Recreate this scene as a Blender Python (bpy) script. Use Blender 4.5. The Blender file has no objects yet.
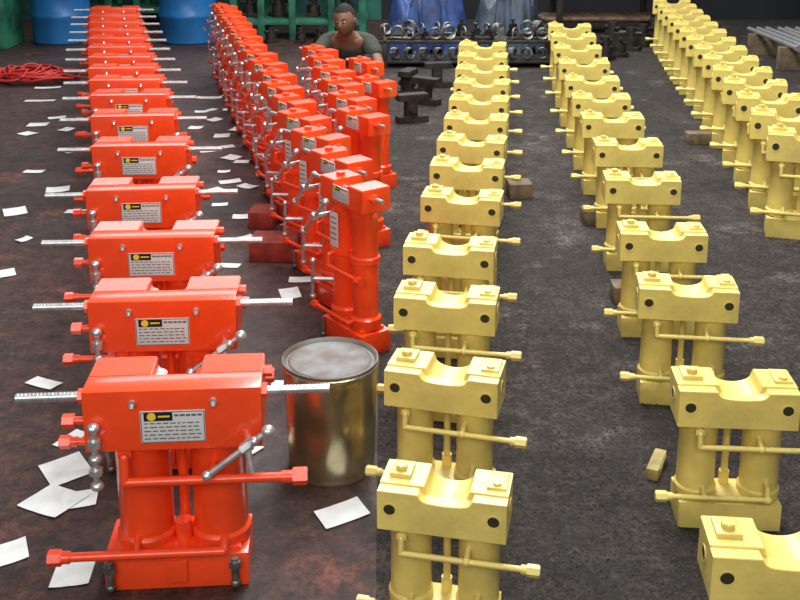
import bpy, bmesh, math, random
from mathutils import Vector, Matrix, noise
random.seed(7)
S = bpy.context.scene
COL = S.collection
S.view_settings.view_transform = 'Standard'

# ------------------------------------------------------------------ camera
FPX = 1050.0; TH = math.atan(0.25); CH = 1.6; HZ = -120.0
cam = bpy.data.cameras.new("camera"); camo = bpy.data.objects.new("camera", cam)
COL.objects.link(camo); camo.location = (0, 0, CH)
camo.rotation_euler = (math.pi/2 - TH, 0, 0)
cam.sensor_width = 36; cam.lens = 36*FPX/800; cam.clip_end = 200
cam.shift_y = -(300-(HZ+FPX*math.tan(TH)))/800
S.camera = camo

def survey(u, v, z=0.0):
    """real world position at height z read off the photograph"""
    h = CH - z
    Z = FPX/math.cos(TH)*h/(v-HZ)
    d = (Z - math.sin(TH)*h)/math.cos(TH)
    return Vector(((u-400)/FPX*Z, d, z))

# ------------------------------------------------------------------ materials
def mat(name, col, rough=.5, metal=0.0, var=0.0, vscale=8.0, col2=None, bump=0.0, bscale=60, coat=0):
    m = bpy.data.materials.new(name); m.use_nodes = True
    nt = m.node_tree; b = nt.nodes["Principled BSDF"]
    b.inputs["Roughness"].default_value = rough
    b.inputs["Metallic"].default_value = metal
    b.inputs["Coat Weight"].default_value = coat
    b.inputs["Coat Roughness"].default_value = .12
    tc = nt.nodes.new("ShaderNodeTexCoord")
    n = nt.nodes.new("ShaderNodeTexNoise"); n.inputs["Scale"].default_value = vscale
    n.inputs["Detail"].default_value = 6
    nt.links.new(tc.outputs["Object"], n.inputs["Vector"])
    r = nt.nodes.new("ShaderNodeValToRGB")
    c2 = col2 if col2 else tuple(c*(1-var) for c in col)
    r.color_ramp.elements[0].position = .35; r.color_ramp.elements[1].position = .65
    r.color_ramp.elements[0].color = (*c2, 1); r.color_ramp.elements[1].color = (*col, 1)
    nt.links.new(n.outputs["Fac"], r.inputs["Fac"])
    nt.links.new(r.outputs["Color"], b.inputs["Base Color"])
    if bump > 0:
        n2 = nt.nodes.new("ShaderNodeTexNoise"); n2.inputs["Scale"].default_value = bscale
        n2.inputs["Detail"].default_value = 4
        nt.links.new(tc.outputs["Object"], n2.inputs["Vector"])
        bp = nt.nodes.new("ShaderNodeBump"); bp.inputs["Strength"].default_value = bump
        bp.inputs["Distance"].default_value = .01
        nt.links.new(n2.outputs["Fac"], bp.inputs["Height"])
        nt.links.new(bp.outputs["Normal"], b.inputs["Normal"])
    return m

RED = mat("red_paint", (1.0, .072, .010), .28, var=.15, vscale=9, bump=.07, bscale=80, coat=.5)
YEL = mat("yellow_paint", (.83, .65, .17), .40, var=.25, vscale=9, bump=.12, bscale=90, coat=.15)
YELD = mat("bore_shade", (.03, .025, .01), .6)  # near-black discs paint the shade inside the shallow bolt holes
STEEL = mat("zinc_steel", (.74, .75, .74), .32, .75, var=.3, vscale=40)
CHROME = mat("dull_steel", (.30, .29, .27), .42, .8, var=.5, vscale=30)
PLATE = mat("label_silver", (.72, .72, .68), .4, .1, var=.08)
BLACK = mat("label_black", (.012, .012, .014), .4)
LYEL = mat("label_yellow", (.9, .62, .03), .4)
INK = mat("label_ink", (.12, .12, .13), .5)
PAPER = mat("paper_white", (.74, .76, .74), .7, var=.2, vscale=12)
WOODR = mat("red_stained_timber", (.34, .035, .02), .7, var=.5, vscale=14, bump=.3)
WOODB = mat("dusty_timber", (.20, .14, .08), .8, var=.5, vscale=18, bump=.3)
WOODY = mat("overspray_timber", (.42, .33, .11), .7, var=.5, vscale=18, bump=.3)
TIN = mat("tinplate", (.78, .70, .46), .27, .92, col2=(.42, .34, .16), vscale=7, bump=.35, bscale=8)
LID = mat("tin_lid", (.21, .21, .20), .65, .1, col2=(.14, .10, .08), vscale=16, bump=.25, bscale=16)
BLUE = mat("blue_plastic", (.02, .16, .42), .35, var=.3, vscale=4)
TARP = mat("blue_tarp", (.025, .07, .24), .55, var=.65, vscale=7, bump=.6, bscale=9)
WRAP = mat("grey_blue_sheet", (.06, .085, .12), .5, var=.65, vscale=5, bump=.6, bscale=9)
GREEN = mat("green_paint", (.03, .20, .12), .5, var=.7, vscale=5)
DSTEEL = mat("dark_casting", (.06, .050, .043), .5, .5, var=.5, vscale=15, bump=.2)
CABLE = mat("red_cable", (.55, .02, .015), .5, var=.3)
SKIN = mat("skin", (.23, .11, .065), .6, var=.2)
HAIR = mat("hair", (.008, .007, .007), .85)
SHIRT = mat("olive_shirt", (.045, .052, .035), .8, var=.4)
TROU = mat("dark_trousers", (.02, .02, .03), .85, var=.3)
EYEW = mat("eye_white", (.5, .48, .45), .3)
STONE = mat("grit_stone", (.070, .050, .038), .85, var=.6, vscale=3)

def floor_mat(name, base, base2, stain, rlo, rhi, big=.9, grain=140, bs=.5, glo=.35, ghi=1.9):
    m = bpy.data.materials.new(name); m.use_nodes = True
    nt = m.node_tree; b = nt.nodes["Principled BSDF"]; L = nt.links.new
    tc = nt.nodes.new("ShaderNodeTexCoord")
    def noi(sc, det=8, ro=.6):
        n = nt.nodes.new("ShaderNodeTexNoise"); n.inputs["Scale"].default_value = sc
        n.inputs["Detail"].default_value = det; n.inputs["Roughness"].default_value = ro
        L(tc.outputs["Object"], n.inputs["Vector"]); return n
    def ramp(n, a, ca, bb, cb):
        r = nt.nodes.new("ShaderNodeValToRGB"); e = r.color_ramp.elements
        e[0].position = a; e[1].position = bb; e[0].color = (*ca, 1); e[1].color = (*cb, 1)
        L(n.outputs["Fac"], r.inputs["Fac"]); return r
    n1 = noi(big); r1 = ramp(n1, .38, base, .62, base2)
    n2 = noi(3.1); r2 = ramp(n2, .55, (0, 0, 0), .72, (1, 1, 1))
    mx = nt.nodes.new("ShaderNodeMix"); mx.data_type = 'RGBA'
    L(r2.outputs["Color"], mx.inputs[0]); L(r1.outputs["Color"], mx.inputs[6]); mx.inputs[7].default_value = (*stain, 1)
    n3 = noi(grain, 5, .75); r3 = ramp(n3, .36, (glo,)*3, .68, (ghi,)*3)
    mu = nt.nodes.new("ShaderNodeMix"); mu.data_type = 'RGBA'; mu.blend_type = 'MULTIPLY'; mu.inputs[0].default_value = 1
    L(mx.outputs[2], mu.inputs[6]); L(r3.outputs["Color"], mu.inputs[7])
    n5 = noi(14, 6, .7); r5 = ramp(n5, .4, (.45,)*3, .62, (1.4,)*3)
    m2 = nt.nodes.new("ShaderNodeMix"); m2.data_type = 'RGBA'; m2.blend_type = 'MULTIPLY'; m2.inputs[0].default_value = 1
    L(mu.outputs[2], m2.inputs[6]); L(r5.outputs["Color"], m2.inputs[7])
    L(m2.outputs[2], b.inputs["Base Color"])
    rr = nt.nodes.new("ShaderNodeMapRange"); rr.inputs[3].default_value = rlo; rr.inputs[4].default_value = rhi
    rr.inputs[1].default_value = .35; rr.inputs[2].default_value = .65
    n4 = noi(1.7); L(n4.outputs["Fac"], rr.inputs[0]); L(rr.outputs[0], b.inputs["Roughness"])
    bp = nt.nodes.new("ShaderNodeBump"); bp.inputs["Strength"].default_value = bs; bp.inputs["Distance"].default_value = .012
    L(n3.outputs["Fac"], bp.inputs["Height"]); L(bp.outputs["Normal"], b.inputs["Normal"])
    return m
FL = floor_mat("floor_red_bay", (.025, .013, .010), (.058, .023, .016), (.12, .036, .022), .45, .8, grain=50, bs=.3, glo=.4, ghi=1.7)
FR = floor_mat("floor_yellow_bay", (.015, .011, .009), (.028, .0205, .0165), (.075, .062, .056), .8, 1.0, grain=58, bs=1.0, glo=.1, ghi=3.3)

# ------------------------------------------------------------------ mesh kit
def _add(bm, t, mi):
    for f in t.faces: f.material_index = mi; f.smooth = True
    me = bpy.data.meshes.new("t"); t.to_mesh(me); t.free(); bm.from_mesh(me); bpy.data.meshes.remove(me)
def box(bm, c, s, bev=0.0, mi=0, rot=None):
    t = bmesh.new(); bmesh.ops.create_cube(t, size=1)
    bmesh.ops.scale(t, vec=s, verts=t.verts)
    if bev: bmesh.ops.bevel(t, geom=t.edges[:], offset=bev, segments=2, affect='EDGES', profile=.6)
    if rot: bmesh.ops.transform(t, matrix=rot.to_4x4(), verts=t.verts)
    bmesh.ops.translate(t, vec=c, verts=t.verts); _add(bm, t, mi)
def cyl(bm, p0, p1, r, seg=20, mi=0, r2=None, bev=0):
    p0 = Vector(p0); p1 = Vector(p1); d = p1-p0
    t = bmesh.new(); bmesh.ops.create_cone(t, cap_ends=True, segments=seg, radius1=r, radius2=r if r2 is None else r2, depth=d.length)
    if bev: bmesh.ops.bevel(t, geom=[e for e in t.edges if any(len(f.verts) > 4 for f in e.link_faces)], offset=bev, segments=2, affect='EDGES')
    q = Vector((0, 0, 1)).rotation_difference(d.normalized())
    bmesh.ops.transform(t, matrix=Matrix.Translation((p0+p1)/2) @ q.to_matrix().to_4x4(), verts=t.verts)
    _add(bm, t, mi)
def ball(bm, c, r, mi=0, sc=(1, 1, 1), sub=2):
    t = bmesh.new(); bmesh.ops.create_icosphere(t, subdivisions=sub, radius=r)
    bmesh.ops.scale(t, vec=sc, verts=t.verts); bmesh.ops.translate(t, vec=c, verts=t.verts); _add(bm, t, mi)
def tube(bm, pts, r, seg=12, mi=0):
    for a, b in zip(pts, pts[1:]): cyl(bm, a, b, r, seg, mi)
    for p in pts[1:-1]: ball(bm, p, r*1.02, mi)
def lathe(bm, prof, c=(0, 0, 0), seg=32, mi=0):
    t = bmesh.new(); rings = []
    for r, z in prof:
        if r < 1e-5: rings.append([t.verts.new((c[0], c[1], c[2]+z))])
        else: rings.append([t.verts.new((c[0]+r*math.cos(2*math.pi*i/seg), c[1]+r*math.sin(2*math.pi*i/seg), c[2]+z)) for i in range(seg)])
    for a, b in zip(rings, rings[1:]):
        for i in range(seg):
            j = (i+1) % seg
            if len(a) == 1 and len(b) == 1: continue
            if len(a) == 1: t.faces.new((a[0], b[j], b[i]))
            elif len(b) == 1: t.faces.new((a[i], a[j], b[0]))
            else: t.faces.new((a[i], a[j], b[j], b[i]))
    bmesh.ops.recalc_face_normals(t, faces=t.faces); _add(bm, t, mi)
def prism(bm, poly, y0, y1, mi=0, bev=0.003):
    t = bmesh.new()
    a = [t.verts.new((x, y0, z)) for x, z in poly]
    f = t.faces.new(a)
    r = bmesh.ops.extrude_face_region(t, geom=[f])
    vs = [g for g in r["geom"] if isinstance(g, bmesh.types.BMVert)]
    bmesh.ops.translate(t, vec=(0, y1-y0, 0), verts=vs)
    bmesh.ops.recalc_face_normals(t, faces=t.faces)
    if bev:
        es = [e for e in t.edges if e.calc_face_angle(0) > .6]
        bmesh.ops.bevel(t, geom=es, offset=bev, segments=2, affect='EDGES')
    _add(bm, t, mi)
def mesh_of(name, mats, fn):
    bm = bmesh.new(); fn(bm); me = bpy.data.meshes.new(name); bm.to_mesh(me); bm.free()
    for m in mats: me.materials.append(m)
    me.set_sharp_from_angle(angle=math.radians(38))
    return me
def join_meshes(name, meshes):
    mats = []; bm = bmesh.new()
    for me in meshes:
        t = bmesh.new(); t.from_mesh(me)
        mp = []
        for m in me.materials:
            if m not in mats: mats.append(m)
            mp.append(mats.index(m))
        for f in t.faces: f.material_index = mp[f.material_index]
        tm = bpy.data.meshes.new("t"); t.to_mesh(tm); t.free(); bm.from_mesh(tm); bpy.data.meshes.remove(tm)
    out = bpy.data.meshes.new(name); bm.to_mesh(out); bm.free()
    for m in mats: out.materials.append(m)
    out.set_sharp_from_angle(angle=math.radians(38))
    return out
def obj(name, me, loc=(0, 0, 0), rz=0, sc=1, label=None, cat=None, group=None, kind=None, parent=None):
    o = bpy.data.objects.new(name, me); COL.objects.link(o)
    o.location = loc; o.rotation_euler = (0, 0, math.radians(rz)); o.scale = sc if isinstance(sc, tuple) else (sc, sc, sc)
    if label: o["label"] = label
    if cat: o["category"] = cat
    if group: o["group"] = group
    if kind: o["kind"] = kind
    if parent: o.parent = parent
    return o

# ------------------------------------------------------------------ red jack
def label_art(bm, cx, y, cz, w, h):
    box(bm, (cx, y, cz), (w, .003, h), .0008, 0)
    yy = y-.0022
    box(bm, (cx-w*.22, yy, cz+h*.33), (w*.44, .0012, h*.26), 0, 1)
    cyl(bm, (cx-w*.32, yy-.0004, cz+h*.34), (cx-w*.32, yy-.0018, cz+h*.34), h*.12, 24, 2)
    box(bm, (cx-w*.13, yy-.0008, cz+h*.34), (w*.18, .0012, h*.05), 0, 2)
    rnd = random.Random(3)
    for r in range(5):
        z = cz+h*(.12-.12*r); x = cx-w*.44
        while x < cx+w*.40:
            l = w*rnd.uniform(.04, .11); box(bm, (x+l/2, yy, z), (l, .001, h*.03), 0, 3); x += l+w*.03
    x = cx+w*.03
    while x < cx+w*.42:
        l = w*rnd.uniform(.05, .09); box(bm, (x+l/2, yy, cz+h*.36), (l, .001, h*.06), 0, 3); x += l+w*.02
    for sx in (-1, 1): box(bm, (cx+sx*w*.485, yy, cz), (w*.012, .001, h*.94), 0, 3)
    for sz in (-1, 1): box(bm, (cx, yy, cz+sz*h*.475), (w*.97, .001, h*.02), 0, 3)

def red_proto():
    P = []
    def part(n, mats, fn, lb=None): P.append((n, mesh_of(n, mats, fn), lb))
    def base(bm):
        box(bm, (-.012, 0, .045), (.335, .16, .09), .003)
        box(bm, (-.012, -.01, .095), (.30, .12, .014), .003)
        box(bm, (-.012, -.083, .05), (.05, .012, .06), .003)
    part("base_block", [RED], base)
    for sx in (-1, 1):
        part("hydraulic_cylinder", [RED], lambda bm: lathe(bm, [(0, .095), (.069, .095), (.071, .10), (.071, .122), (.066, .128), (.064, .13), (.064, .355),
                       (.067, .36), (.068, .366), (.068, .385), (.062, .39), (0, .39)], (sx*.088, 0, 0), 36))
    def ram(bm):
        cyl(bm, (0, .02, .1), (0, .02, .395), .012, 16); cyl(bm, (0, -.02, .1), (0, -.02, .15), .02, 16)
    part("guide_rod", [RED], ram)
    RY, RZ = -.06, .516
    def top(bm):
        z0, z1 = .385, .54; w = .199; n = .055
        box(bm, (0, -.05, (z0+z1)/2), (2*w, .08, z1-z0), .003)
        prism(bm, [(-w, z0), (w, z0), (w, z1), (n, z1), (n, z1-.03), (n-.02, z1-.038), (n-.026, z1-.075), (-n+.026, z1-.075), (-n+.02, z1-.038), (-n, z1-.03), (-n, z1), (-w, z1)], -.012, .09, 0, .003)
        box(bm, (0, .012, z1-.045), (.024, .02, .05), .003)
    part("top_block", [RED], top)
    L = .35
    def rod(bm):
        cyl(bm, (-L, RY, RZ), (L, RY, RZ), .0095, 16)
        x = -L+.002
        while x < L:
            if abs(x) > .19: cyl(bm, (x, RY, RZ), (x+.0045, RY, RZ), .0112, 12)
            x += .0085
    part("threaded_rod", [STEEL], rod, "threaded zinc-plated rod")
    for sx in (-1, 1): part("rod_nut", [RED], lambda bm: cyl(bm, (sx*.196, RY, RZ), (sx*.212, RY, RZ), .018, 6))
    part("end_plug", [RED], lambda bm: cyl(bm, (.19, .04, .515), (.218, .04, .515), .014, 6))
    def port(bm):
        cyl(bm, (-.19, -.02, .43), (-.235, -.02, .43), .010, 14); cyl(bm, (-.235, -.02, .43), (-.262, -.02, .43), .017, 6)
    part("side_port", [RED], port)
    part("label_plate", [PLATE, BLACK, LYEL, INK], lambda bm: label_art(bm, 0, -.0915, .447, .145, .082), "silver maker's plate with black and yellow emblem")
    for x in (-.088, .093):
        def scr(bm, x=x):
            cyl(bm, (x, -.088, .510), (x, -.098, .510), .008, 12); cyl(bm, (x, -.094, .510), (x, -.100, .50), .005, 8)
        part("grub_screw", [STEEL], scr, "steel screw")
    def swing(bm):
        x, y = -.175, -.103
        cyl(bm, (x, y, .30), (x, y, .45), .0075, 14)
        for z in (.455, .375, .305): ball(bm, (x, y, z), .0155, 0, (1, 1, .85))
        cyl(bm, (x, y, .405), (x, y, .425), .016, 6); cyl(bm, (x, y, .335), (x, y, .35), .016, 6)
        cyl(bm, (x, y+.015, .41), (x, y, .41), .008, 12)
    part("swing_bolt", [STEEL], swing, "silver swing bolt")
    def lever(bm):
        a = Vector((.215, -.125, .445)); b = Vector((.075, -.125, .335))
        cyl(bm, a, b, .0075, 14); d = (b-a).normalized()
        ball(bm, a, .016); ball(bm, b, .013); ball(bm, a+d*.04, .012)
        cyl(bm, a+d*.05, a+d*.075, .014, 6)
        m = a+d*.06; cyl(bm, m, (m.x, -.08, m.z), .009, 12)
        cyl(bm, (m.x, -.125, m.z), (m.x+.01, -.14, m.z-.06), .007, 12)
    part("release_lever", [STEEL], lever, "silver release lever")
    xe = .30
    def up(bm):
        tube(bm, [(-.115, -.045, .37), (-.115, -.085, .365), (-.115, -.094, .305), (xe-.04, -.094, .305)], .0112, 14)
        cyl(bm, (-.115, -.05, .37), (-.115, -.08, .37), .018, 6)
        cyl(bm, (xe-.06, -.094, .305), (xe-.035, -.094, .305), .015, 16)
        cyl(bm, (xe-.035, -.094, .305), (xe, -.094, .305), .021, 6, bev=.002)
        tube(bm, [(.085, -.05, .335), (.085, -.094, .33), (.085, -.094, .305)], .008)
    part("feed_pipe", [RED], up)
    def lo(bm):
        x0 = -xe
        tube(bm, [(x0+.03, -.099, .112), (.10, -.099, .112), (.10, -.05, .125)], .0112, 14)
        cyl(bm, (x0, -.099, .112), (x0+.032, -.099, .112), .020, 6, bev=.002)
        cyl(bm, (x0+.03, -.099, .112), (x0+.05, -.099, .112), .015, 14)
        tube(bm, [(-.1, -.099, .112), (-.1, -.05, .14)], .008)
    part("return_pipe", [RED], lo)
    for x in (-.165, .125):
        def fb(bm, x=x):
            cyl(bm, (x, -.09, .012), (x, -.09, .085), .009, 12)
            cyl(bm, (x, -.09, .06), (x, -.09, .078), .015, 6); ball(bm, (x, -.09, .016), .0125)
        part("foot_bolt", [CHROME], fb, "bare steel foot bolt")
    return P

def red_side_proto():
    P = []
    def part(n, mats, fn, lb=None): P.append((n, mesh_of(n, mats, fn), lb))
    def base(bm):
        box(bm, (0, 0, .04), (.25, .13, .08), .003); box(bm, (0, 0, .085), (.21, .10, .015), .003)
    part("base_block", [RED], base)
    for sx in (-1, 1):
        part("hydraulic_cylinder", [RED], lambda bm: lathe(bm, [(0, .09), (.056, .09), (.057, .094), (.057, .125), (.051, .13), (.047, .135), (.047, .33), (.054, .335), (.054, .355), (.047, .36), (.047, .50),
                       (.052, .508), (.052, .535), (0, .54)], (sx*.062, 0, 0), 32))
    def top(bm):
        z0, z1 = .535, .62; w = .135; n = .042
        prism(bm, [(-w, z0), (w, z0), (w, z1), (n, z1), (n-.01, z1-.04), (-n+.01, z1-.04), (-n, z1), (-w, z1)], -.06, .06, 0, .003)
        cyl(bm, (-.09, 0, z1), (-.09, 0, z1+.012), .018, 6)
    part("top_block", [RED], top)
    part("threaded_rod", [STEEL], lambda bm: cyl(bm, (-.24, -.02, .59), (.2, -.02, .59), .008, 14), "short zinc-plated rod")
    for sx in (-1, 1): part("rod_nut", [RED], lambda bm: cyl(bm, (sx*.133, -.02, .59), (sx*.16, -.02, .59), .016, 6))
    part("label_plate", [PLATE, BLACK, LYEL, INK], lambda bm: label_art(bm, 0, -.0615, .578, .10, .055), "silver maker's plate")
    def sl(bm):
        box(bm, (-.062, -.0495, .43), (.05, .003, .13), .001, 0)
        for i in range(5): box(bm, (-.062, -.0515, .475-.02*i), (.036, .001, .004), 0, 1)
    part("cylinder_label", [PLATE, INK], sl, "white paper label")
    def sl2(bm):
        box(bm, (-.1105, .0, .235), (.003, .045, .15), .001, 0)
        for i in range(6): box(bm, (-.1123, 0, .285-.02*i), (.001, .03, .004), 0, 1)
    part("side_label", [PLATE, INK], sl2, "white paper label")
    def lever(bm):
        a = Vector((-.19, -.10, .40)); b = Vector((-.03, -.105, .55))
        cyl(bm, a, b, .0075, 12); ball(bm, a, .014); ball(bm, b, .014); m = (a+b)/2
        cyl(bm, m, (m.x, -.03, m.z), .009, 12); cyl(bm, m+Vector((0, .01, 0)), m+Vector((0, -.012, 0)), .017, 6)
    part("release_lever", [STEEL], lever, "silver release lever")
    def tb(bm):
        cyl(bm, (-.16, -.085, .15), (-.13, -.10, .30), .007, 12); ball(bm, (-.16, -.085, .15), .012); ball(bm, (-.13, -.10, .30), .012)
        cyl(bm, (-.09, -.03, .225), (-.145, -.093, .225), .008, 12)
    part("tommy_bar", [STEEL], tb, "silver tommy bar")
    def up(bm):
        tube(bm, [(-.06, -.045, .345), (-.06, -.075, .34), (-.06, -.08, .30), (.13, -.08, .30)], .008)
        cyl(bm, (.125, -.08, .30), (.15, -.08, .30), .015, 6)
    part("feed_pipe", [RED], up)
    def lo(bm):
        tube(bm, [(-.15, -.075, .115), (.06, -.075, .115), (.06, -.04, .12)], .008); cyl(bm, (-.175, -.075, .115), (-.148, -.075, .115), .015, 6)
    part("return_pipe", [RED], lo)
    part("foot_bolt", [CHROME], lambda bm: (cyl(bm, (-.11, -.073, .01), (-.11, -.073, .08), .008, 12), ball(bm, (-.11, -.073, .014), .012)), "bare steel foot bolt")
    return P

def yel_proto():
    P = []
    def part(n, mats, fn, lb=None): P.append((n, mesh_of(n, mats, fn), lb))
    def base(bm):
        box(bm, (0, 0, .0375), (.255, .12, .075), .0015)
        box(bm, (0, 0, .078), (.20, .095, .012), .0015)
    part("base_block", [YEL], base)
    for sx in (-1, 1):
        part("hydraulic_cylinder", [YEL], lambda bm: lathe(bm, [(0, .08), (.052, .08), (.053, .085), (.053, .10), (.048, .106), (.0475, .275), (.051, .28), (.051, .296), (.048, .302), (0, .302)], (sx*.08, 0, 0), 36))
    def ram(bm):
        cyl(bm, (0, .03, .08), (0, .03, .30), .009, 14); cyl(bm, (0, .03, .08), (0, .03, .12), .013, 14)
    part("guide_rod", [YEL], ram)
    def top(bm):
        w = .147; z0 = .298; z1 = .4035; c = .008; r = .053
        poly = [(-w, z0), (w, z0), (w, z1), (c+r, z1)]
        for i in range(0, 13):
            a = math.pi*i/12
            poly.append((c+(r-.005)*math.cos(a), z1-.014-.024*math.sin(a)))
        poly += [(c-r, z1), (-w, z1)]
        prism(bm, poly, -.034, .066, 0, .0012)
        poly2 = [(-w, z0), (w, z0), (w, z1-.004), (c+r+.010, z1-.004), (c+r+.004, z1-.015)]
        for i in range(1, 8):
            a = math.pi*i/8
            poly2.append((c+(r+.001)*math.cos(a), z1-.017-.008*math.sin(a)))
        poly2 += [(c-r-.004, z1-.015), (c-r-.010, z1-.004), (-w, z1-.004)]
        prism(bm, poly2, -.066, -.032, 0, .0012)
        box(bm, (-.105, .02, z1+.005), (.05, .06, .012), .0012)
        box(bm, (.118, .02, z1+.003), (.045, .07, .008), .0012)
    part("top_block", [YEL], top)
    part("hex_bolt", [YEL], lambda bm: cyl(bm, (-.105, .012, .409), (-.105, .012, .427), .014, 6, bev=.0015))
    part("hex_bolt", [YEL], lambda bm: cyl(bm, (.118, .0, .405), (.118, .0, .417), .011, 6))
    for x in (-.118, .118):
        def hole(bm, x=x):
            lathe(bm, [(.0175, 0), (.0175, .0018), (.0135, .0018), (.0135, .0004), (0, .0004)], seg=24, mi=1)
            cyl(bm, (0, 0, .0003), (0, 0, .0012), .014, 24, 0)
            bmesh.ops.rotate(bm, matrix=Matrix.Rotation(math.pi/2, 3, 'X'), verts=bm.verts)
            bmesh.ops.translate(bm, vec=(x, -.0658, .354), verts=bm.verts)
        part("bolt_hole", [YELD, YEL], hole, "round bolt hole, its shade a dark disc")
    for sx in (-1, 1):
        def hole2(bm):
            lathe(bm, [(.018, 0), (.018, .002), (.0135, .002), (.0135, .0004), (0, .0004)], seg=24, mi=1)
            cyl(bm, (0, 0, .0003), (0, 0, .0014), .014, 24, 0)
            bmesh.ops.rotate(bm, matrix=Matrix.Rotation(sx*math.pi/2, 3, 'Y'), verts=bm.verts)
            bmesh.ops.translate(bm, vec=(sx*.1468, .01, .354), verts=bm.verts)
        part("bolt_hole", [YELD, YEL], hole2, "round bolt hole, its shade a dark disc")
    def up(bm):
        tube(bm, [(-.09, -.035, .283), (-.09, -.068, .28), (-.09, -.075, .247), (.20, -.075, .247)], .0072, 12)
        tube(bm, [(.06, -.04, .262), (.06, -.075, .247)], .0068, 12)
        cyl(bm, (-.09, -.05, .283), (-.09, -.066, .283), .013, 6)
        cyl(bm, (.195, -.075, .247), (.225, -.075, .247), .0145, 6, bev=.002)
        cyl(bm, (.183, -.075, .247), (.196, -.075, .247), .011, 14)
        ball(bm, (.06, -.075, .247), .011)
    part("feed_pipe", [YEL], up)
    def lo(bm):
        tube(bm, [(-.165, -.078, .103), (.085, -.078, .103), (.085, -.07, .13), (.085, -.04, .14)], .0072, 12)
        cyl(bm, (-.193, -.078, .103), (-.163, -.078, .103), .0145, 6, bev=.002)
        cyl(bm, (-.165, -.078, .103), (-.15, -.078, .103), .011, 14)
        tube(bm, [(-.07, -.078, .103), (-.07, -.04, .115)], .0068, 12)
        ball(bm, (.085, -.078, .103), .012)
    part("return_pipe", [YEL], lo)
    return P

PR_A = red_proto(); PR_B = red_side_proto(); PY = yel_proto()
JR_A = join_meshes("red_jack_small", [p[1] for p in PR_A]); JR_B = join_meshes("red_jack_side_small", [p[1] for p in PR_B]); JY = join_meshes("yellow_jack_small", [p[1] for p in PY])

def put(proto, joined, c, rz, s3, detailed, label, group):
    c = Vector((c.x, c.y, 0))
    if not detailed:
        return obj("hydraulic_jack", joined, c, rz, s3, label, "hydraulic jack", group)
    e = obj("hydraulic_jack", None, c, rz, s3, label, "hydraulic jack", group)
    e.empty_display_size = .1
    for n, me, lb in proto:
        k = obj(n, me, parent=e)
        if lb: k["label"] = lb
    return e
def jack(proto, joined, u, v, H, dep, rz, sc, detailed, label, group):
    kx, kz = (.985, .943) if proto is not PY else (.98, .94)
    p = survey(u, v, H*sc*kz); a = math.radians(rz)
    c = p + Vector((-math.sin(a), math.cos(a), 0))*(dep/2*sc*kx)
    return put(proto, joined, c, rz, (sc*kx, sc*kx, sc*kz), detailed, label, group)

A = [(171, 390), (161, 301), (150, 238), (140, 190), (138, 146), (132, 116), (128, 95), (124, 80), (121, 68), (119, 57), (117, 47), (116, 38), (115, 30), (114, 22), (113, 15), (113, 8)]
for i, (u, v) in enumerate(A):
    jack(PR_A, JR_A, u, v, .54, .18, 4+random.uniform(-2, 2) if i else 4, 1, i < 9,
         "glossy orange-red twin-cylinder hydraulic jack with silver plate and threaded rod", "red jacks in the straight row")
RB = .97
P0 = survey(357, 180, .62*RB); P1 = survey(224, 5, .62*RB); NB = 16
for i in range(NB):
    t = i/(NB-1); c = P0.lerp(P1, t)+Vector((random.uniform(-.015, .015), 0, 0))
    put(PR_B, JR_B, c, -55+random.uniform(-6, 6), (RB, RB, RB), i < 8,
        "slim orange-red hydraulic jack standing turned, white labels on cylinders", "red jacks in the turned row")
Q0 = survey(363, 112, .62*RB); Q1 = survey(320, 48, .62*RB)
for i in range(6):
    put(PR_B, JR_B, Q0.lerp(Q1, i/5), -57+random.uniform(-4, 4), (RB,)*3, i < 3, "slim orange-red hydraulic jack in the second rank", "red jacks in the second rank")
for i, (u, v) in enumerate([(375, 79), (366, 60)]):
    c = survey(u, v, .62*.93)
    put(PR_B, JR_B, c, -58+random.uniform(-5, 5), (.93,)*3, False, "slim orange-red hydraulic jack in front of the crouching worker", "red jacks near the worker")

ylab = "matt pale yellow twin-cylinder hydraulic jack with saddle top and feed pipes"
C = [(441, 497), (440, 376), (444, 300), (448, 248), (460, 198), (466, 166), (470, 141), (475, 119), (478, 100), (481, 83), (481, 69), (482, 56), (482, 45)]
for i, (u, v) in enumerate(C):
    jack(PY, JY, u, v, .4035, .132, -12+random.uniform(-3, 3), (.95, 1.02)[i] if i < 2 else 1.03+.012*i, i < 9, ylab, "yellow jacks in the row by the red bay")
D = [(793, 560), (741, 392), (690, 290), (665, 234), (644, 180), (630, 145), (614, 118), (602, 98), (593, 80), (585, 63), (578, 48), (574, 36), (570, 26)]
for i, (u, v) in enumerate(D):
    jack(PY, JY, u, v, .4035, .132, -5+random.uniform(-2.5, 2.5), 1+.016*i, i < 9, ylab, "yellow jacks in the middle row")
SE = 1.22; HE = .4035*SE
P0 = survey(808, 132, HE); P1 = survey(672, 0, HE); NE = 14
for i in range(NE):
    put(PY, JY, P0.lerp(P1, i/(NE-1)), -14+random.uniform(-3, 3), (SE*.95, SE*.95, SE), i < 6, ylab, "yellow jacks in the far row")

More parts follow.
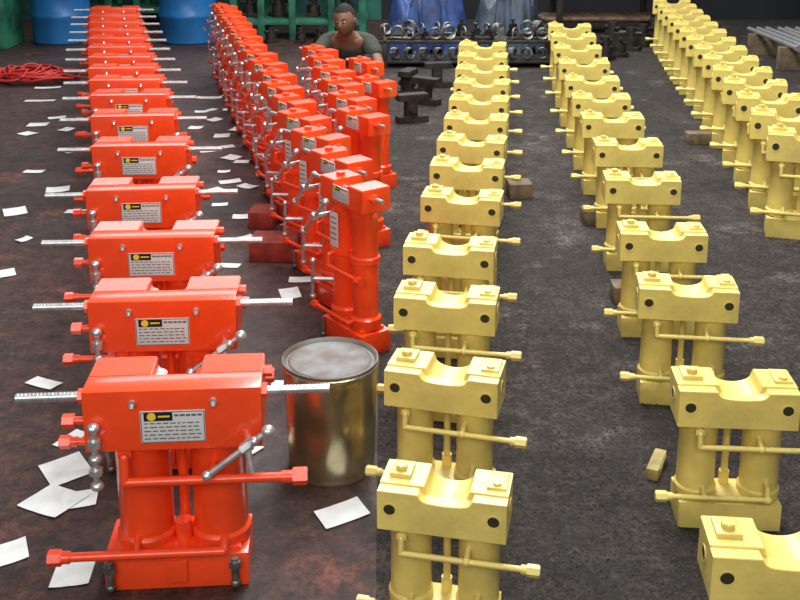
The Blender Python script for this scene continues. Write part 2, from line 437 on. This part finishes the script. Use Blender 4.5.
# ------------------------------------------------------------------ blocks of timber
def timber(u, v, sx, sy, sz, rz, m, label):
    p = survey(u, v, 0)
    me = mesh_of("timber", [m], lambda bm: (box(bm, (0, 0, sz/2), (sx, sy, sz), .006), box(bm, (sx*.5, 0, sz*.5), (.004, sy*.7, sz*.7), .001)))
    obj("timber_block", me, (p.x, p.y, 0), rz, 1, label, "wood block")
timber(275, 256, .20, .16, .09, -3, WOODR, "red-stained rectangular timber block on the floor")
timber(264, 224, .12, .15, .08, -5, WOODR, "small red-stained timber block near the turned jacks")
timber(656, 470, .035, .12, .035, -25, WOODY, "small yellow-brown wood offcut on dark floor")
timber(624, 300, .10, .10, .07, 0, WOODB, "dusty brown timber block beside a yellow jack")
timber(594, 222, .12, .10, .07, 5, WOODB, "dusty brown timber block beside yellow jacks")
timber(519, 196, .12, .12, .08, 4, WOODB, "dusty brown timber block beside yellow jack row")
timber(700, 143, .18, .10, .07, 0, WOODB, "brown timber block between yellow jack rows")

# ------------------------------------------------------------------ papers
def paper(u, v, w, h, rz):
    p = survey(u, v, 0)
    def f(bm):
        t = bmesh.new(); bmesh.ops.create_grid(t, x_segments=6, y_segments=4, size=.5)
        k = random.uniform(.0, .004)
        for q in t.verts:
            q.co = Vector((q.co.x*w+q.co.y*.1*h, q.co.y*h, .003+k*(abs(q.co.x)*2)**3+random.uniform(0, .0008)))
        _add(bm, t, 0)
    obj("paper_sheet", mesh_of("paper", [PAPER], f), (p.x, p.y, 0), rz, 1, "white label paper scrap lying on the dirty floor", "paper", "loose paper scraps on the floor")
for q in [(44, 384, .11, .055, -25), (66, 470, .12, .13, 40), (54, 502, .13, .12, -25), (2, 556, .12, .09, 30), (73, 575, .09, .09, 10), (342, 514, .13, .085, 32),
          (306, 280, .14, .06, 8), (290, 294, .08, .11, 20), (226, 266, .12, .05, -5), (244, 217, .11, .07, 10), (230, 182, .12, .07, 25),
          (34, 172, .11, .06, 0), (15, 212, .11, .13, 30), (4, 274, .09, .09, 30), (38, 125, .13, .10, 10), (28, 134, .10, .09, -30),
          (57, 118, .12, .07, 30), (40, 101, .22, .06, 5), (222, 136, .1, .1, 10), (231, 158, .1, .1, 60), (248, 187, .1, .07, -30), (242, 162, .09, .07, 0),
          (208, 151, .1, .08, 20), (214, 120, .1, .09, 50), (230, 110, .1, .08, 10), (66, 130, .1, .08, 70), (58, 190, .12, .1, 20), (76, 212, .1, .06, 0),
          (70, 152, .08, .07, 45), (205, 98, .13, .08, 0), (243, 455, .05, .12, -30), (278, 384, .04, .04, 0), (72, 440, .05, .10, -20), (80, 500, .09, .08, 15),
          (215, 98, .1, .08, 20), (196, 128, .09, .08, 0), (236, 130, .1, .08, 70), (220, 205, .08, .05, 10), (228, 147, .08, .07, 30), (228, 96, .09, .05, 0), (48, 88, .2, .07, 10), (84, 120, .1, .07, 20),
          (246, 238, .07, .05, 40), (224, 172, .07, .05, 10), (24, 240, .07, .05, 60), (236, 300, .09, .06, -10), (212, 110, .08, .06, 60), (202, 112, .1, .07, 10), (216, 190, .07, .07, 45)]:
    paper(*q)

# ------------------------------------------------------------------ tin
pt = survey(332, 464, 0)
can = obj("paint_tin", None, (pt.x, pt.y, 0), 0, (1.11, 1.11, 1.0), "dented dull gold tin drum with grey stained lid", "tin can")
def tb(bm):
    prof = [(0, .004), (.104, .004), (.107, 0), (.109, .006), (.107, .012)]+[(.1085+.0085*i/16, .02+.285*i/16) for i in range(17)]+[(.1205, .309), (.1205, .317), (.117, .32)]
    lathe(bm, prof, seg=72)
    for v in bm.verts:
        a = math.atan2(v.co.y, v.co.x); z = v.co.z
        if .03 < z < .3:
            k = 1-.06*math.exp(-((a+1.9)/.3)**2-((z-.16)/.06)**2)-.045*math.exp(-((a+1.0)/.25)**2-((z-.23)/.04)**2)-.04*math.exp(-((a+1.3)/.2)**2-((z-.09)/.04)**2)
            v.co.x *= k; v.co.y *= k
def tl(bm):
    lathe(bm, [(.1165, .314), (.119, .322), (.1195, .328), (.116, .330), (.112, .324), (.110, .318), (.104, .318), (.100, .322), (.094, .318), (.075, .3175), (.060, .316), (.045, .3165), (.03, .317), (.015, .3168), (0, .3165)], seg=64)
    for v in bm.verts:
        r = math.hypot(v.co.x, v.co.y)
        if r < .09: v.co.z += .0012*math.sin(v.co.x*60)*math.cos(v.co.y*45+1)
obj("tin_body", mesh_of("tin_body", [TIN], tb), parent=can)
obj("tin_lid", mesh_of("tin_lid", [LID], tl), parent=can)["label"] = "dusty grey lid with rust stains"

# ------------------------------------------------------------------ drums
def drum_mesh():
    def f(bm):
        pr = [(0, 0), (.275, 0), (.29, .02)]
        for zc in (.28, .58): pr += [(.285, zc-.04), (.30, zc-.015), (.30, zc+.015), (.285, zc+.04)]
        pr += [(.29, .82), (.28, .86), (.285, .88), (.27, .885), (.265, .87), (0, .87)]
        lathe(bm, pr, seg=40)
        cyl(bm, (.15, 0, .87), (.15, 0, .89), .035, 16); cyl(bm, (-.15, 0, .87), (-.15, 0, .885), .02, 16)
    return mesh_of("drum", [BLUE], f)
dm = drum_mesh()
for (u, v) in [(54, 46), (184, 46)]:
    p = survey(u, v, 0); obj("plastic_drum", dm, (p.x, p.y+.3, 0), random.uniform(0, 90), 1, "tall blue plastic drum standing by the green wall", "drum", "blue drums by the wall")

pm = survey(-8, 50)
def mach(bm):
    box(bm, (0, 0, .35), (.5, .5, .7), .01); box(bm, (0, -.26, .45), (.40, .02, .36), .004); box(bm, (0, -.02, .73), (.55, .6, .05), .006)
    cyl(bm, (.1, -.27, .2), (.1, -.32, .2), .06, 20); cyl(bm, (-.2, 0, .75), (-.2, 0, 1.3), .05, 16)
obj("machine_cabinet", mesh_of("machine", [GREEN], mach), (pm.x-.12, pm.y+.3, 0), 0, 1, "green painted steel machine cabinet against the wall", "machine")
cu = bpy.data.curves.new("cable", 'CURVE'); cu.dimensions = '3D'; cu.bevel_depth = .009; cu.bevel_resolution = 2
rc = random.Random(5)
for k in range(9):
    sp = cu.splines.new('NURBS'); n = 34; sp.points.add(n-1); a = rc.uniform(0, 6); x = rc.uniform(-.2, .2); y = rc.uniform(-.15, .15)
    for i in range(n):
        a += rc.uniform(.1, .75)*(1 if k % 2 else -1); x += .09*math.cos(a)-x*.10; y += .09*math.sin(a)-y*.16
        sp.points[i].co = (x*1.25, y, .015+max(0, .16-.35*math.hypot(x, y))*rc.uniform(.2, 1), 1)
cu.materials.append(CABLE)
tmp = bpy.data.objects.new("tmp", cu); COL.objects.link(tmp); bpy.context.view_layer.update()
cme = bpy.data.meshes.new_from_object(tmp.evaluated_get(bpy.context.evaluated_depsgraph_get())); bpy.data.objects.remove(tmp)
pc = survey(30, 80); obj("cable_heap", cme, (pc.x, pc.y, 0), 0, 1, "tangled heap of red cable on the floor", "cable", kind="stuff")

pg = survey(300, 44)
def rk(bm):
    for x in (-.70, -.42, -.1, .3, .62):
        box(bm, (x, 0, .8), (.07, .06, 1.6), .005); box(bm, (x, .5, .8), (.06, .06, 1.6), .005)
    for z in (.18, .62, 1.3):
        box(bm, (-.04, 0, z), (1.4, .05, .05), .004); box(bm, (-.04, .5, z), (1.4, .05, .05), .004)
        box(bm, (-.04, .25, z+.03), (1.36, .5, .012), .002)
rkm = mesh_of("rack", [GREEN], rk)
obj("storage_rack", rkm, (pg.x, pg.y+.3, 0), 0, 1, "green painted steel storage rack against the wall", "rack")
obj("storage_rack", rkm, (survey(118, 44).x, 11.75, 0), 0, 1, "green painted steel storage rack behind the blue drums", "rack")
def castm(bm):
    cyl(bm, (0, 0, 0), (0, 0, .12), .07, 20); cyl(bm, (0, 0, .12), (0, 0, .2), .045, 20); box(bm, (0, 0, .02), (.18, .12, .04), .004); cyl(bm, (-.1, 0, .15), (.1, 0, .15), .02, 12)
cst = mesh_of("casting", [DSTEEL], castm)
for i, x in enumerate((-.56, -.26, .1, .45)):
    obj("steel_casting", cst, (pg.x+x, pg.y+.5, .216), i*40, 1, "dark steel casting stored on the green rack", "casting", "castings on the green rack")
for i, x in enumerate((-.58, -.3, .0, .2, .5)):
    obj("steel_casting", cst, (pg.x+x, pg.y+.1, 0), i*40, .75, "dark steel casting standing below the green rack", "casting", "castings below the green rack")

# ------------------------------------------------------------------ back of yellow bay
pr = survey(470, 68)
def rack2(bm):
    for x in (-.75, 0, .75):
        for y in (0, .4): box(bm, (x, y, .11), (.05, .05, .22), .004)
    for y in (0, .2, .4): box(bm, (0, y, .23), (1.6, .05, .03), .004)
    for x in (-.75, .75): box(bm, (x, .2, .21), (.05, .4, .03), .004)
    box(bm, (0, .2, .05), (1.5, .4, .02), .004)
obj("steel_bench", mesh_of("bench", [DSTEEL], rack2), (pr.x, pr.y, 0), 0, 1, "low dark steel bench holding rows of fittings", "bench")
def shackle(bm):
    n = 14; pts = [(.045*math.cos(math.pi*i/n), 0, .07+.045*math.sin(math.pi*i/n)) for i in range(n+1)]
    tube(bm, [(.045, 0, .015)]+pts+[(-.045, 0, .015)], .010, 10)
    cyl(bm, (-.065, 0, .017), (.065, 0, .017), .010, 12); cyl(bm, (.055, 0, .017), (.072, 0, .017), .017, 6)
sm = mesh_of("shackle", [CHROME], shackle)
def clampm(bm):
    prism(bm, [(-.06, 0), (.06, 0), (.06, .03), (.02, .05), (.03, .12), (-.03, .12), (-.02, .05), (-.06, .03)], -.035, .035, 0, .003)
    cyl(bm, (0, -.055, .09), (0, .055, .09), .012, 12); cyl(bm, (0, 0, .12), (0, 0, .17), .014, 12); cyl(bm, (0, 0, .15), (0, 0, .168), .024, 6)
cm = mesh_of("clamp", [DSTEEL], clampm); cm2 = mesh_of("clamp", [CHROME], clampm)
def coilm(bm):
    n = 60; pts = [(.055*math.cos(i*.42), .012*math.sin(i*.9)+(i-30)*.0009, .065+.055*math.sin(i*.42)) for i in range(n)]
    for a, b in zip(pts, pts[1:]): cyl(bm, a, b, .0075, 6)
spm = mesh_of("coil", [CHROME], coilm)
for r in range(2):
    for i in range(14):
        x, y = pr.x-.75+.115*i+random.uniform(-.02, .02), pr.y+.03+.30*r
        k = random.random()
        if k < .3: obj("steel_shackle", sm, (x, y, .245), random.uniform(-80, 80), random.uniform(.8, 1.05), "dull silver steel shackle standing on the dark bench", "shackle", "shackles on the bench")
        elif k < .7: obj("wire_coil", spm, (x, y, .245), random.uniform(-50, 50), random.uniform(.8, 1.1), "dull grey coil of wire standing on the bench", "coil", "coils on the bench")
        else: obj("steel_clamp", cm if k < .85 else cm2, (x, y, .245), random.uniform(-80, 80), random.uniform(.6, .9), "steel clamp standing on the bench", "clamp", "clamps on the bench")
for i in range(11):
    obj("wire_coil", spm, (pr.x-.66+.13*i, pr.y+.1, .06), random.uniform(-60, 60), .85, "dull grey coil of wire on the lower shelf", "coil", "coils on the lower shelf")

def clothlike(name, m, cx, cy, w, d, h, label, cat, seed):
    def f(bm):
        t = bmesh.new(); bmesh.ops.create_grid(t, x_segments=90, y_segments=60, size=.5)
        for q in t.verts:
            x, y = q.co.x*2, q.co.y*2
            e = (abs(x)**6+abs(y)**6)**(1/6); k = min(1, max(0, (e-.74)/.26))
            nn = noise.noise(Vector((x*2.2+seed, y*2.2, seed)))*.30+noise.noise(Vector((x*6, y*6, seed)))*.14
            z = h*(1-k**1.1)+nn*(1-k*.5)
            fold = .012*math.sin(x*11+5*nn*6+seed)*(.2+k)+nn*.45
            q.co = Vector((x*w/2+noise.noise(Vector((x*3, y*3, 5+seed)))*.05, y*d/2+fold*.7, max(.012, z+fold*.3)))
        _add(bm, t, 0)
    obj(name, mesh_of(name, [m], f), (cx, cy, 0), 0, 1, label, cat)
clothlike("tarpaulin", TARP, pr.x-.36, pr.y+.98, .80, .66, .50, "crumpled blue tarpaulin draped over stored goods", "tarpaulin", 1)
clothlike("tarpaulin", WRAP, pr.x+.42, pr.y+1.0, .66, .66, .55, "grey-blue plastic sheet draped over a stack", "tarpaulin", 4)

def bracket(bm):
    prism(bm, [(-.12, 0), (.12, 0), (.12, .05), (.03, .05), (.03, .17), (.12, .17), (.12, .22), (-.12, .22), (-.12, .17), (-.05, .17), (-.05, .05), (-.12, .05)], -.05, .05, 0, .004)
    cyl(bm, (-.01, -.07, .11), (-.01, .07, .11), .03, 16)
bmh = mesh_of("bracket", [DSTEEL], bracket)
for i, (u, v) in enumerate([(412, 122), (426, 104), (408, 95), (438, 87)]):
    p = survey(u, v); obj("cast_bracket", bmh, (p.x, p.y, 0), (20, -35, 70, 10)[i], .9, "dark steel cast bracket standing on the floor", "bracket", "dark brackets by the bench")

pp = survey(612, 40)
def pstand(bm):
    for x in (-.5, .5):
        for y in (0, .5): box(bm, (x, y, .4), (.06, .06, .8), .004)
        for z in (.1, .42, .74): box(bm, (x, .25, z), (.05, .5, .05), .004)
    box(bm, (0, .5, .74), (1.0, .04, .05), .004)
obj("pipe_rack", mesh_of("pipe_rack", [DSTEEL], pstand), (pp.x, pp.y+.35, 0), 0, 1, "dark steel rack loaded with round bars", "rack")
RUST = mat("rusty_bar", (.20, .12, .07), .6, .5, var=.6, vscale=20)
bar = mesh_of("bar", [RUST], lambda bm: (cyl(bm, (-.65, 0, 0), (.65, 0, 0), .032, 16), cyl(bm, (-.66, 0, 0), (.66, 0, 0), .02, 12)))
for z in (.157, .477):
    for i in range(6):
        obj("steel_bar", bar, (pp.x+random.uniform(-.05, .05), pp.y+.42+.072*i, z), 0, 1, "rusty brown round steel bar lying on the rack", "steel bar", "bars on the rack")
for i, (u, v) in enumerate([(546, 58), (604, 60), (618, 56), (630, 50), (642, 46), (654, 40), (612, 44)]):
    p = survey(u, v); obj("steel_casting", cst, (p.x+.06*(i == 0), p.y, 0), i*50, 1.1, "dark steel casting standing on the floor", "casting", "castings on the floor")
pq = survey(776, 62)
rodm = mesh_of("rod", [STEEL], lambda bm: (cyl(bm, (0, -.6, 0), (0, .6, 0), .02, 14), cyl(bm, (0, -.64, 0), (0, -.6, 0), .03, 6)))
def tres(bm):
    for y in (-.4, .4): box(bm, (.62, y, .10), (1.5, .08, .20), .006)
obj("timber_trestle", mesh_of("trestle", [WOODB], tres), (pq.x, pq.y, 0), 0, 1, "brown timber bearers carrying silver rods", "trestle")
for i in range(16):
    obj("steel_rod", rodm, (pq.x-.06+.088*i, pq.y, .222), random.uniform(-1.5, 1.5), 1, "silver steel rod with hex end lying on timber", "rod", "rods on the timber bearers")

def grit(n, xr, yr, smin, smax):
    vs = []; fs = []
    O = [(1, 0, 0), (0, 1, 0), (-1, 0, 0), (0, -1, 0), (0, 0, 1)]
    F = [(0, 1, 4), (1, 2, 4), (2, 3, 4), (3, 0, 4)]
    for _ in range(n):
        y = yr[0]+(yr[1]-yr[0])*random.random()**1.5
        lo, hi = xr(y); x = random.uniform(lo, hi); r = random.uniform(smin, smax)*random.choice((.6, .8, 1, 1)); b = len(vs); a = random.uniform(0, 6)
        for o in O:
            q = (o[0]*math.cos(a)-o[1]*math.sin(a), o[0]*math.sin(a)+o[1]*math.cos(a))
            k = random.uniform(.6, 1.2); vs.append((x+q[0]*r*k, y+q[1]*r*k, .0005+o[2]*r*.8*k))
        for f in F: fs.append(tuple(b+i for i in f))
    me = bpy.data.meshes.new("grit"); me.from_pydata(vs, [], fs); me.materials.append(STONE); return me

# ------------------------------------------------------------------ person
pz = survey(347, 24, .62)
per = obj("person", None, (pz.x, pz.y+.22, 0), -5, 1.0, "crouching man in dark olive shirt bending over the jacks", "person")
def skin_obj(name, verts, edges, root, m, parent, label=None):
    me = bpy.data.meshes.new(name); me.from_pydata([v[0] for v in verts], edges, [])
    me.materials.append(m); o = obj(name, me, parent=parent)
    o.modifiers.new("skin", 'SKIN')
    for i, v in enumerate(verts):
        r = v[1]; me.skin_vertices[0].data[i].radius = r if isinstance(r, tuple) else (r, r)
        me.skin_vertices[0].data[i].use_root = (i == root)
    o.modifiers.new("sub", 'SUBSURF').levels = 2; o.modifiers["sub"].render_levels = 2
    if label: o["label"] = label
    return o
V = []; Eg = []
def nv(p, r): V.append((p, r)); return len(V)-1
pel = nv((0, .20, .20), .12); bel = nv((0, .10, .31), .115); ch = nv((0, -.02, .43), (.14, .11)); nk = nv((0, -.12, .53), .05); hd = nv((0, -.17, .60), .055)
Eg += [(pel, bel), (bel, ch), (ch, nk), (nk, hd)]
for s in (-1, 1):
    sh = nv((s*.16, -.05, .46), .058); el = nv((s*.25, -.22, .31), .042); wr = nv((s*.14, -.40, .20), .027); pa = nv((s*.12, -.46, .17), (.035, .018))
    Eg += [(ch, sh), (sh, el), (el, wr), (wr, pa)]
    for k, (dx, l) in enumerate([(-.026, .07), (-.009, .08), (.009, .075), (.025, .06)]):
        a = nv((s*.12+dx, -.50, .155), .0095); b = nv((s*.12+dx*1.2, -.50-l*.6, .135), .0085); c = nv((s*.12+dx*1.2, -.50-l*.8, .10), .0075)
        Eg += [(pa, a), (a, b), (b, c)]
    t1 = nv((s*.12-s*.045, -.44, .155), .010); t2 = nv((s*.12-s*.06, -.475, .13), .009); Eg += [(wr, t1), (t1, t2)]
    hp = nv((s*.09, .17, .20), .085); kn = nv((s*.19, -.18, .38), .062); an = nv((s*.15, -.02, .08), .038); to = nv((s*.17, -.17, .03), (.04, .028))
    Eg += [(pel, hp), (hp, kn), (kn, an), (an, to)]
skin_obj("body", V, Eg, pel, SKIN, per)
sv = [((0, .14, .27), .14), ((0, -.0, .43), (.165, .13)), ((0, -.09, .50), .075)]; se = [(0, 1), (1, 2)]
for s in (-1, 1):
    n = len(sv); sv += [((s*.16, -.05, .46), .075), ((s*.22, -.16, .37), .062)]; se += [(1, n), (n, n+1)]
skin_obj("shirt", sv, se, 1, SHIRT, per, "dark olive short-sleeved shirt")
sv = [((0, .20, .20), .14)]; se = []
for s in (-1, 1):
    n = len(sv); sv += [((s*.09, .17, .20), .10), ((s*.19, -.18, .38), .076), ((s*.155, -.04, .13), .055)]; se += [(0, n), (n, n+1), (n+1, n+2)]
skin_obj("trousers", sv, se, 0, TROU, per, "dark trousers")
def head(bm):
    t = bmesh.new(); bmesh.ops.create_uvsphere(t, u_segments=48, v_segments=36, radius=1)
    for q in t.verts:
        x, y, z = q.co
        w = .074*(1-.18*max(0, -z)); q.co = Vector((x*w, y*.093, z*.115))
        if y < -.3:
            q.co.y -= .024*math.exp(-((x/.16)**2+((z+.12)/.2)**2))
            q.co.y += .012*(math.exp(-(((abs(x)-.38)/.16)**2+((z-.08)/.12)**2)))
            q.co.y -= .007*math.exp(-((x/.3)**2+((z+.45)/.07)**2))
            q.co.y -= .008*math.exp(-((x/.3)**2+((z+.8)/.15)**2))
    _add(bm, t, 0)
    for s in (-1, 1):
        ball(bm, (s*.076, .005, -.005), .02, 0, (.4, .8, 1.3)); ball(bm, (s*.028, -.077, .010), .010, 1); ball(bm, (s*.028, -.085, .009), .006, 2)
        box(bm, (s*.028, -.088, .030), (.026, .006, .005), .002, 2)
ho = obj("head", mesh_of("head", [SKIN, EYEW, HAIR], head), (0, -.19, .645), parent=per); ho.rotation_euler = (math.radians(12), 0, math.radians(-15))
def hair(bm):
    t = bmesh.new(); bmesh.ops.create_uvsphere(t, u_segments=48, v_segments=36, radius=1)
    dl = [q for q in t.verts if q.co.z < (.62 if q.co.y < -.35 else .62-(q.co.y+.35)*1.1)]
    bmesh.ops.delete(t, geom=dl, context='VERTS')
    for q in t.verts:
        n = 1+.03*noise.noise(q.co*6); q.co = Vector((q.co.x*.0775*n, q.co.y*.0965*n+.002, q.co.z*.1195*n))
    _add(bm, t, 0)
hh = obj("hair", mesh_of("hair", [HAIR], hair), parent=ho); hh["label"] = "short black hair"

# ------------------------------------------------------------------ shell
s0 = survey(376, 600); s1 = survey(381, 45); dr = (s1-s0)/(s1.y-s0.y)
def sx(y): return s0.x+dr.x*(y-s0.y)
X0, X1, Y0, Y1 = -6.5, 7.5, -2.0, 12.4
def fl(bm):
    for (a, b, mi) in ((X0, None, 0), (None, X1, 1)):
        t = bmesh.new()
        p = [(a if a else sx(Y0), Y0, 0), (b if b else sx(Y0), Y0, 0), (b if b else sx(Y1), Y1, 0), (a if a else sx(Y1), Y1, 0)]
        t.faces.new([t.verts.new(q) for q in p]); _add(bm, t, mi)
obj("floor", mesh_of("floor", [FL, FR], fl), kind="structure")
obj("floor_grit", grit(24000, lambda y: (sx(y)+.02, .25+y*.42), (1.7, 9.0), .0025, .008), (0, 0, 0), 0, 1, "loose dark grit scattered over the rough floor", "grit", kind="stuff")
WG = mat("wall_green", (.02, .15, .11), .7, var=.85, vscale=2.5)
WD = mat("wall_dark", (.018, .018, .022), .8, var=.5, vscale=2)
def wb(bm):
    xs = sx(Y1); box(bm, ((X0+xs)/2, Y1+.1, 1.5), (xs-X0, .2, 3), 0, 0); box(bm, ((X1+xs)/2, Y1+.1, 1.5), (X1-xs, .2, 3), 0, 1)
obj("wall_back", mesh_of("wall_back", [WG, WD], wb), kind="structure")
obj("wall_left", mesh_of("wall_left", [WG], lambda bm: box(bm, (X0-.1, (Y0+Y1)/2, 1.5), (.2, Y1-Y0, 3))), kind="structure")
obj("wall_right", mesh_of("wall_right", [WD], lambda bm: box(bm, (X1+.1, (Y0+Y1)/2, 1.5), (.2, Y1-Y0, 3))), kind="structure")

# ------------------------------------------------------------------ light
w = bpy.data.worlds.new("world"); S.world = w; w.use_nodes = True
bg = w.node_tree.nodes["Background"]; bg.inputs[0].default_value = (.88, .94, 1.0, 1); bg.inputs[1].default_value = .22
def area(n, loc, rot, sx_, sy_, e, c=(1, 1, 1)):
    l = bpy.data.lights.new(n, 'AREA'); l.shape = 'RECTANGLE'; l.size = sx_; l.size_y = sy_; l.energy = e; l.color = c
    o = bpy.data.objects.new(n, l); COL.objects.link(o); o.location = loc; o.rotation_euler = rot
area("skylight", (.5, 6.0, 4.2), (0, 0, 0), 1.8, 8.5, 610, (.97, .99, 1))
area("window_light", (0, 12, 3.6), (math.radians(-65), 0, 0), 9, 1.4, 130, (.93, .97, 1))
area("doorway_light", (-1, -1.8, 3.2), (math.radians(55), 0, 0), 6, 2, 170, (1, .98, .95))
